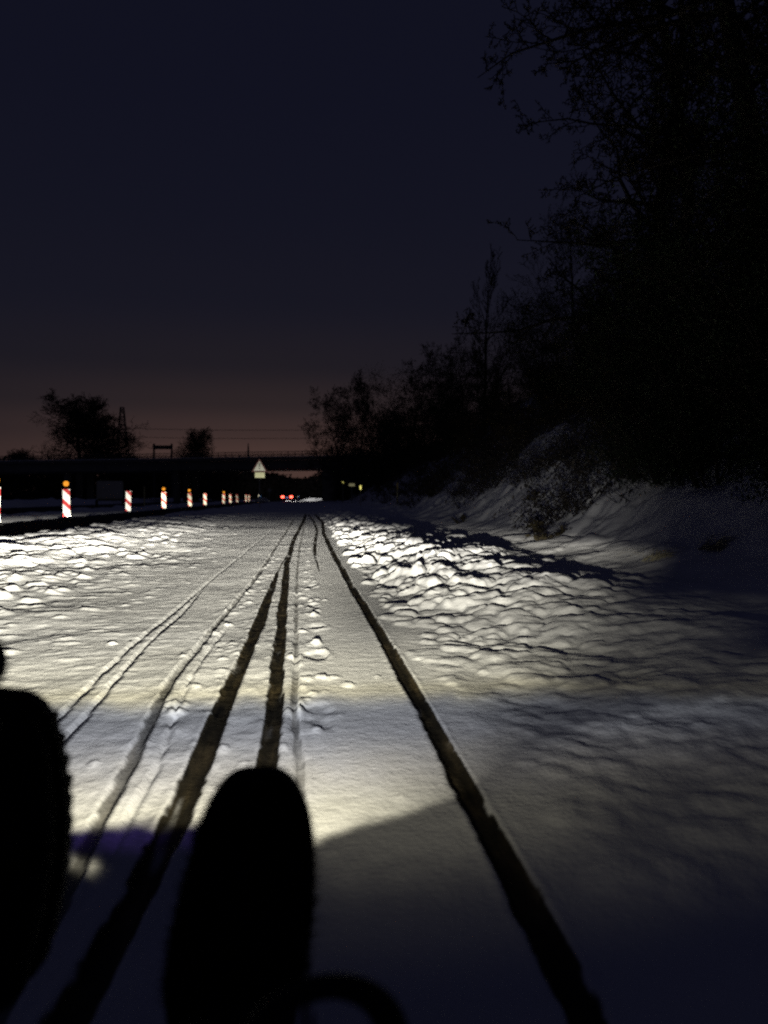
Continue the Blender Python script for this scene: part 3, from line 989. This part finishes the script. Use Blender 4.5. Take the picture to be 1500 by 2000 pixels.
# ------------------------------------------------------------------ striped traffic beacons
def make_beacon(x, y, lamp, label, far):
    root = empty('traffic_beacon', (x, y, -.12), math.atan2(x, y) * -1.0)
    root.rotation_euler = (R(random.Random(int(y * 7)).uniform(-1.2, 1.2)), R(random.Random(int(y * 3)).uniform(-3.5, 3.5)), root.rotation_euler.z)
    # facing the path: the plate's normal points back along the line to oncoming riders
    tag(root, label, 'traffic beacon', 'striped beacons along the carriageway')
    MB().box((0, 0, .045), (.40, .80, .09)).build('foot', M['base'], root, bevel=.012)
    W, Hh, z0 = .25, 1.0, .15
    MB().box((0, .028, z0 + Hh / 2), (W + .03, .035, Hh + .03)).build('panel', M['base'], root, bevel=.005)
    # diagonal stripes clipped to the panel, falling to the right
    st = .25
    k = 0
    for i in range(-2, 9):
        lo = z0 - .32 + (i // 2) * .53 + (.20 if i % 2 else 0)
        hs = .33 if i % 2 else .20  # white cut wider than red: glare put into the stripe shape
        poly = [(-W / 2, lo + .25), (W / 2, lo), (W / 2, lo + hs), (-W / 2, lo + .25 + hs)]
        poly = clip_z(poly, z0, z0 + Hh)
        if len(poly) < 3:
            continue
        red = (i % 2 == 0)
        m = (M['red_far'] if far else M['red_sheet']) if red else (M['white_far'] if far else M['white_sheet'])
        MB().prism(poly, -.0005 - .0, .009).build('red_stripe' if red else 'white_stripe', m, root)
    if lamp:
        MB().box((0, .02, z0 + Hh + .06), (.07, .06, .12)).build('lamp_bracket', M['base'], root)
        l = MB().tube([(0, -.055, z0 + Hh + .20), (0, -.045, z0 + Hh + .20), (0, .045, z0 + Hh + .20), (0, .055, z0 + Hh + .20)], [.07, .10, .10, .07], 16)
        l.build('warning_lamp', M['amber'], root, smooth=False)
    return root


def clip_z(poly, z0, z1):
    def cut(p, z, keep):
        out = []
        for i in range(len(p)):
            a, b_ = p[i], p[(i + 1) % len(p)]
            ia, ib = keep(a[1], z), keep(b_[1], z)
            if ia:
                out.append(a)
            if ia != ib:
                t = (z - a[1]) / (b_[1] - a[1])
                out.append((a[0] + (b_[0] - a[0]) * t, z))
        return out
    p = cut(poly, z0, lambda q, z: q >= z)
    return cut(p, z1, lambda q, z: q <= z) if len(p) > 2 else []


ordn = ['first', 'second', 'third', 'fourth', 'fifth', 'sixth', 'seventh', 'eighth', 'ninth', 'tenth', 'eleventh']
BEA = [(-9.0, 23.3, 1), (-8.85, 29.5, 1), (-8.9, 39.5, 0), (-8.95, 49.5, 1), (-8.9, 60, 1), (-8.95, 69, 0), (-8.95, 84, 1), (-9.0, 92, 0), (-9.0, 101, 0), (-9.0, 115, 0), (-9.0, 121, 0)]
for i, (x, y, l) in enumerate(BEA):
    lab = 'red and white striped traffic beacon %s, %s from the left' % ('with amber lamp' if l else 'without lamp', ordn[i])
    if i == 0:
        lab = 'red and white striped traffic beacon cut by the left picture edge'
    make_beacon(x, y, l, lab, y > 45)

# ------------------------------------------------------------------ warning sign
SG = empty('warning_sign', (-2.92, 48, -.05), math.atan2(-2.92, 48) * -1.0)
tag(SG, 'triangular warning sign with pale plate below it, on the verge before the bridge', 'sign')
MB().tube([(0, .06, 0), (0, .06, 3.1)], .03, 10).build('post', M['steel'], SG)


def tri(side, zc, ins=0.0):
    r_ = side / math.sqrt(3) - ins
    return [(0, zc + r_), (-r_ * math.cos(R(30)), zc - r_ * .5), (r_ * math.cos(R(30)), zc - r_ * .5)]


zc = 2.60
MB().prism(tri(.97, zc), .02, .04).build('back_plate', M['steel'], SG)
MB().prism(tri(.95, zc), .010, .019).build('red_border', M['sign_red'], SG)
MB().prism(tri(.95, zc, .135), .004, .0095).build('white_field', M['sign_white'], SG)
bar = MB().prism([(-.022, zc + .0), (.022, zc + .0), (.040, zc + .27), (-.040, zc + .27)], -.002, .0035)
bar.tube([(0, -.002, zc - .07), (0, .0035, zc - .07)], .036, 12)
bar.build('exclamation_mark', M['black'], SG)
pp = MB().box((.02, .012, 2.13), (.60, .012, .33))
pp.build('supplementary_plate', M['sign_yellow'], SG, bevel=.004)


# ------------------------------------------------------------------ posts and small reflectors
def delineator(x, y, label):
    z = ground_z(x, y)
    root = empty('delineator_post', (x, y, z - .05), math.atan2(x, y) * -1.0)
    tag(root, label, 'delineator post', 'white delineator posts with blue reflectors')
    MB().prism([(-.06, 0), (.06, 0), (.06, .98), (-.06, 1.06)], -.03, .03).build('post_body', M['white_plastic'], root)
    MB().box((0, -.032, .80), (.125, .006, .2)).build('black_band', M['black'], root)
    MB().box((0, -.038, .80), (.04, .005, .16)).build('white_reflector', M['white_far'], root)
    MB().box((.10, -.02, .78), (.10, .03, .14)).build('blue_reflector', M['blue_refl'], root)


delineator(-4.45, 72, 'white delineator post with blue reflector below the triangular sign')
delineator(-1.25, 105, 'distant delineator post with blue reflector just right of the red lights')


def simple_sign(name, label, cat, x, y, plates, h, group=None, m_post='steel'):
    z = ground_z(x, y)
    root = empty(name, (x, y, z - .08), math.atan2(x, y) * -1.0)
    tag(root, label, cat, group)
    MB().tube([(0, .03, 0), (0, .03, h)], .028, 8).build('post', M[m_post], root)
    for (zz, w, hh, m, nm, rot) in plates:
        MB().box((0, -.01, zz + .08 - z), (w, .02, hh), Matrix.Rotation(R(rot), 3, 'Y')).build(nm, M[m], root, bevel=.003)
    return root


simple_sign('reflector_post', 'tiny yellow reflector glinting highest, left of the small pale plate', 'reflector post', 3.24, 70, [(2.05, .22, .10, 'yellow_sheet', 'reflector', 35)], 2.2)
simple_sign('small_sign', 'small pale rectangular plate glinting between two yellow reflectors', 'sign', 3.46, 60, [(1.67, .46, .22, 'pale_sheet', 'plate', 0)], 1.8)
simple_sign('reflector_post', 'small upright yellow reflector glinting right of the pale plate', 'reflector post', 3.45, 50, [(1.35, .12, .27, 'yellow_sheet', 'reflector', -6)], 1.5)
yp = empty('marker_pole', (4.45, 38, ground_z(4.45, 38) - .1))
tag(yp, 'thin ochre pole standing in the snow at the foot of the right slope', 'marker pole')
MB().tube([(0, 0, 0), (0.01, 0, .9)], .045, 8).build('lower_pole', M['pale_sheet'], yp)
MB().tube([(0.01, 0, .9), (0.015, 0, 1.25)], .045, 8).build('yellow_sleeve', M['paint_pole'], yp)
pole = empty('marker_pole', (-12.3, 60, -.1))
tag(pole, 'slim pale pole standing between the third and fourth beacons', 'marker pole')
MB().tube([(0, 0, 0), (0, 0, 1.62)], .05, 8).build('pole_tube', M['pale_sheet'], pole)
MB().tube([(0, 0, 1.62), (0, 0, 1.68)], .055, 8).build('pole_cap', M['base'], pole)
rp = empty('round_sign', (-3.85, 80, -.05), .05)
tag(rp, 'small dim round sign on a pole left of the red lights', 'sign')
MB().tube([(0, .03, 0), (0, .03, 1.45)], .035, 8).build('post', M['steel'], rp)
MB().tube([(0, -.01, 1.45), (0, .015, 1.45)], .20, 18).build('disc', M['steel'], rp)

# covered trailer left of the road
TRL = empty('covered_trailer', (-13.6, 55, -.1), R(14))
tag(TRL, 'pale tarpaulin trailer parked in the dark beyond the beacons', 'trailer')
MB().box((0, 1.6, 1.32), (1.75, 3.3, 1.25)).build('tarpaulin', M['tarp'], TRL, bevel=.06)
MB().box((0, 1.6, .62), (1.7, 3.3, .14)).build('chassis', M['dark_steel'], TRL)
for s_ in (-1, 1):
    w_ = MB().tube([(s_ * .80, 1.7, .33), (s_ * .97, 1.7, .33)], .33, 18).build('wheel', M['rubber'], TRL)
    MB().tube([(s_ * .965, 1.7, .33), (s_ * .985, 1.7, .33)], .18, 14).build('rim', M['steel'], w_)

# ------------------------------------------------------------------ car ahead
CR = empty('car', (-2.95, 113.5, -.12))
tag(CR, 'dark car with two red tail lights driving away under the bridge', 'car')
hb = [(-.82, .32), (-.88, .55), (-.86, .86), (-.80, .95), (.80, .95), (.86, .86), (.88, .55), (.82, .32)]
bd = MB().prism(hb, 0, 4.2)
bd.build('body', M['car'], CR, bevel=.04)
cab = MB().loft([[(-.78, .15, .96), (.78, .15, .96), (.76, 3.1, .96), (-.76, 3.1, .96)], [(-.62, .55, 1.46), (.62, .55, 1.46), (.60, 2.3, 1.46), (-.60, 2.3, 1.46)]])
cab.build('cabin', M['car'], CR, bevel=.04)
MB().add([(-.66, .20, 1.0), (.66, .20, 1.0), (.54, .50, 1.40), (-.54, .50, 1.40)], [(0, 1, 2, 3)]).build('rear_window', M['glass'], CR)
for s_ in (-1, 1):
    MB().box((s_ * .62, -.03, .84), (.44, .07, .30)).build('tail_light', M['tail'], CR, bevel=.015)
    for yy in (.75, 3.35):
        w_ = MB().tube([(s_ * .70, yy, .31), (s_ * .89, yy, .31)], .31, 18).build('wheel', M['rubber'], CR)
        MB().tube([(s_ * .88, yy, .31), (s_ * .90, yy, .31)], .19, 14).build('rim', M['steel'], w_)
MB().box((0, -.02, .62), (.5, .03, .12)).build('number_plate', M['white_plastic'], CR)
MB().box((0, -.03, .74), (.30, .05, .07)).build('plate_lamp', M['plate_lamp'], CR)
for s_ in (-1, 1):
    MB().box((s_ * .6, 4.22, .68), (.35, .05, .16)).build('headlight', M['lens'], CR)
    hd = bpy.data.lights.new('car_headlight_beam', 'SPOT')
    hd.energy = 3500
    hd.spot_size = R(46)
    hd.spot_blend = .6
    hd.shadow_soft_size = .08
    hd.color = (1, .97, .92)
    ho = bpy.data.objects.new('car_headlight_beam', hd)
    COL.objects.link(ho)
    ho.parent = CR
    ho.location = (s_ * .6, 4.3, .68)
    ho.rotation_euler = (R(87.5), 0, R(-7))


# heaps of shovelled snow beyond the bridge that the car lights up
def heap(label, x, y, w, h, seed):
    a = np.linspace(-1, 1, 40)
    A, B_ = np.meshgrid(a, a)
    q = np.clip(1 - A * A - B_ * B_, 0, 1)
    H = h * q ** .7 * (1 + .8 * fbm(A * 3 + seed, B_ * 3, seed, 4)) - .12 * (q <= 0)
    id_ = np.arange(A.size).reshape(A.shape)
    f = np.stack([id_[:-1, :-1], id_[:-1, 1:], id_[1:, 1:], id_[1:, :-1]], -1).reshape(-1, 4)
    o = link('snow_heap', npmesh('snow_heap', np.stack([A * w, B_ * .8, H], -1).reshape(-1, 3), f), M['snow'], smooth=True)
    o.location = (x, y, -.02)
    tag(o, label, 'snow heap', 'snow heaps beyond the bridge')


heap('bright low snow heap lit beyond the bridge, right of the red lights', 1.2, 134, 2.6, .42, 301)
heap('dim low snow heap beyond the bridge, left of the red lights', -7.4, 128, 1.3, .5, 305)


# ------------------------------------------------------------------ the recumbent cycle
TK = empty('recumbent_tricycle', (-.08, -.1, 0))
tag(TK, 'black low recumbent tricycle ridden by the photographer, handlebar curve at the bottom edge', 'tricycle')


def tk(mb, nm, m, par=None, **k):
    o = mb.build(nm, M[m], None, **k)
    o.data.transform(Matrix.Translation((.08, .1, 0)))
    o.parent = par or TK
    return o


tk(MB().tube([(-.08, -.75, .30), (-.08, -.2, .20), (-.09, .3, .19), (-.095, .70, .225), (-.10, .90, .27)], .022, 12), 'frame_boom', 'frame', smooth=True)
tk(MB().tube([(-.46, .02, .25), (-.08, .0, .20), (.30, .02, .25)], .018, 10), 'cross_member', 'frame', smooth=True)
hl_ = tk(MB().tube([(-.085, .86, .365), (-.085, .875, .365), (-.085, .91, .365), (-.085, .922, .365)], [.014, .024, .028, .028], 18), 'headlamp', 'frame')
tk(MB().tube([(-.085, .9222, .365), (-.085, .9240, .365)], .025, 18), 'lamp_lens', 'lens', hl_)
tk(MB().tube([(-.098, .88, .27), (-.088, .89, .345)], .008, 8), 'lamp_bracket', 'frame', hl_)
beam.parent = TK
beam.location = LAMP - Vector((-.08, -.1, 0))
beam.location.y += .004
for (sx_, nm) in ((-.46, 'l'), (.30, 'r')):
    ang = [2 * math.pi * k / 40 for k in range(41)]
    wh = tk(MB().tube([(sx_, .02 + .232 * math.cos(t), .252 + .232 * math.sin(t)) for t in ang], .020, 10, cap=False), 'wheel', 'rubber', smooth=True)
    tk(MB().tube([(sx_, .02 + .205 * math.cos(t), .252 + .205 * math.sin(t)) for t in ang], .009, 8, cap=False), 'rim', 'frame', wh)
    tk(MB().tube([(sx_ - .035, .02, .252), (sx_ + .035, .02, .252)], .018, 12), 'hub', 'frame', wh)
    sp = MB()
    for k in range(20):
        t = 2 * math.pi * k / 20
        sp.tube([(sx_ + .02 * (-1) ** k, .02, .252), (sx_, .02 + .2 * math.cos(t), .252 + .2 * math.sin(t))], .0012, 4)
    tk(sp, 'spokes', 'steel', wh)
# cranks and pedals
tk(MB().tube([(-.135, .86, .255), (-.03, .86, .255)], .018, 12), 'crank_axle', 'frame')
tk(MB().tube([(-.345, .875, .41), (-.365, .87, .29)], .008, 8), 'crank_arm', 'frame')
tk(MB().tube([(-.035, .86, .255), (-.035, .87, .29)], .008, 8), 'crank_arm', 'frame')
tk(MB().box((-.325, .872, .40), (.09, .022, .085)), 'pedal', 'frame', bevel=.004)
tk(MB().box((-.07, .872, .30), (.09, .022, .085)), 'pedal', 'frame', bevel=.004)
# handlebar: a bow across the bottom of the view
pts = []
for k in range(25):
    t = math.pi * (1.06 - 1.10 * k / 24)
    pts.append((.006 + .058 * math.cos(t), .55 + .015 * math.cos(t), .338 + .058 * math.sin(t)))
tk(MB().tube(pts, [.0085 + .006 * max(0, (k - 14) / 10) for k in range(25)], 12), 'handlebar', 'frame', smooth=True)
tk(MB().tube([pts[0], (-.06, .52, .27), (-.08, .40, .20)], .009, 10), 'handlebar_stem', 'frame', smooth=True)
tk(MB().tube([pts[-1], (.068, .555, .30), (.072, .54, .24)], [.0145, .016, .016], 12), 'grip', 'rubber', smooth=True)
mr = tk(MB().tube([(-.29, .69, .606), (-.29, .70, .606), (-.29, .715, .606)], [.026, .030, .020], 18), 'mirror', 'frame', smooth=True)
tk(MB().tube([(-.285, .71, .59), (-.276, .70, .555), (-.30, .55, .40), (-.30, .3, .28), (-.2, .02, .23)], .008, 8), 'mirror_stalk', 'frame', mr)

# ------------------------------------------------------------------ the rider's legs and boots
PER = empty('person', (-.19, -.35, .02))
tag(PER, 'rider in dark trousers and black fuzzy boots, feet up on the pedals', 'person')
me = bpy.data.meshes.new('body')
V = [(-.19, -.35, .34), (-.10, -.33, .34), (-.10, .18, .40), (-.085, .50, .285), (-.075, .74, .24),
     (-.29, -.33, .34), (-.32, .16, .44), (-.322, .50, .355), (-.322, .74, .315), (-.19, -.50, .55), (-.19, -.56, .66)]
Ed = [(0, 1), (1, 2), (2, 3), (3, 4), (0, 5), (5, 6), (6, 7), (7, 8), (0, 9), (9, 10)]
off = Vector((-.19, -.35, .02))
me.from_pydata([tuple(Vector(p) - off) for p in V], Ed, [])
body = link('body', me, M['trouser'], PER)
sk = body.modifiers.new('skin', 'SKIN')
rad = [.13, .095, .062, .058, .048, .095, .062, .058, .048, .12, .13]
for i, r_ in enumerate(rad):
    me.skin_vertices[0].data[i].radius = (r_, r_)
me.skin_vertices[0].data[0].use_root = True
ss = body.modifiers.new('subd', 'SUBSURF')
ss.levels = ss.render_levels = 2


def boot(name, loc, roll, lugs, fuzz, seed, bend):
    """toe up, sole forward; z runs heel to toe"""
    rng_ = np.random.RandomState(seed)
    prof = [(0.0, .050, .030, -.005), (.015, .058, .040, -.006), (.06, .064, .062, -.018), (.11, .067, .066, -.020), (.16, .0685, .058, -.012), (.195, .065, .050, -.006),
            (.225, .059, .045, -.002), (.248, .0535, .042, 0), (.266, .0465, .036, .002), (.278, .0400, .032, .003), (.288, .0320, .025, .003), (.2945, .0225, .017, .003), (.298, .012, .008, .003), (.2993, .004, .003, .003)]
    rings = []
    for z, w, d, c in prof:
        rings.append([((w * (1 + (.05 if z > .1 else 0) * math.sin(t * 2 + 1)) * math.cos(t)) + bend * math.sin(max(0, (z - .1)) * 8),
                       c + d * math.sin(t), z) for t in [2 * math.pi * k / 28 for k in range(28)]])
    upper = MB().loft(rings).build(name, M['boot'], PER, smooth=True)
    upper.location = Vector(loc) - off
    upper.rotation_euler = (0, R(roll), 0)
    # sole with lugs on the far side
    so = MB()
    out = [(w * 1.03 * math.cos(0) + .002, z) for z, w, d, c in prof[:-1]]
    poly = [(x + bend * math.sin(max(0, z - .1) * 8), z) for x, z in out] + [(-x + bend * math.sin(max(0, z - .1) * 8), z) for x, z in out[::-1]]
    so.prism(poly, .034, .052)
    if lugs:
        n_ = 12
        for s_ in (1, -1):
            for k in range(n_):
                z = .02 + .25 * k / (n_ - 1)
                w = float(np.interp(z, [p[0] for p in prof], [p[1] for p in prof])) * 1.03
                so.box((s_ * (w - .003) + bend * math.sin(max(0, z - .1) * 8), .050, z), (.0075 + .004 * rng_.rand(), .022, .012 + .005 * rng_.rand()))
    so.build('sole', M['rubber'], upper)
    if fuzz:
        n_ = fuzz
        Vv, Ff = [], []
        for k in range(n_):
            zi = rng_.uniform(.10, .297) if rng_.rand() < .45 else rng_.uniform(.24, .297)
            t = rng_.rand() * 2 * math.pi
            w = float(np.interp(zi, [p[0] for p in prof], [p[1] for p in prof])); d = float(np.interp(zi, [p[0] for p in prof], [p[2] for p in prof]))
            c = float(np.interp(zi, [p[0] for p in prof], [p[3] for p in prof]))
            p = np.array([w * math.cos(t) + bend * math.sin(max(0, zi - .1) * 8), c + d * math.sin(t), zi])
            nrm = np.array([math.cos(t) * d, math.sin(t) * w, .02 + .12 * max(0, zi - .24) / .06]); nrm /= np.linalg.norm(nrm)
            nrm = nrm + rng_.normal(size=3) * .45
            tip = p + nrm / np.linalg.norm(nrm) * rng_.uniform(.005, .016)
            sd = np.cross(nrm, rng_.normal(size=3)); sd = sd / np.linalg.norm(sd) * .0010
            Vv += [p - sd, p + sd, tip]
            Ff.append((3 * k, 3 * k + 1, 3 * k + 2))
        fz = link('fleece', npmesh('fleece', Vv, Ff), M['boot'], upper)
        fz['kind'] = 'stuff'
    lace = MB()
    for k in range(5):
        z = .12 + .022 * k
        d = float(np.interp(z, [p[0] for p in prof], [p[2] for p in prof])); c = float(np.interp(z, [p[0] for p in prof], [p[3] for p in prof]))
        lace.tube([(-.028, c - d * .90, z), (0, c - d * 1.03, z + .006), (.022, c - d * .93, z)], .0025, 6)
    lace.build('laces', M['boot'], upper)
    return upper


boot('boot', (-.076, .80, .156), 0, False, 7000, 1, .022)['label'] = 'right boot with fuzzy toe, in the centre'
boot('boot', (-.342, .80, .250), 8, True, 700, 2, -.010)['label'] = 'left boot with lugged sole edge, at the left border'
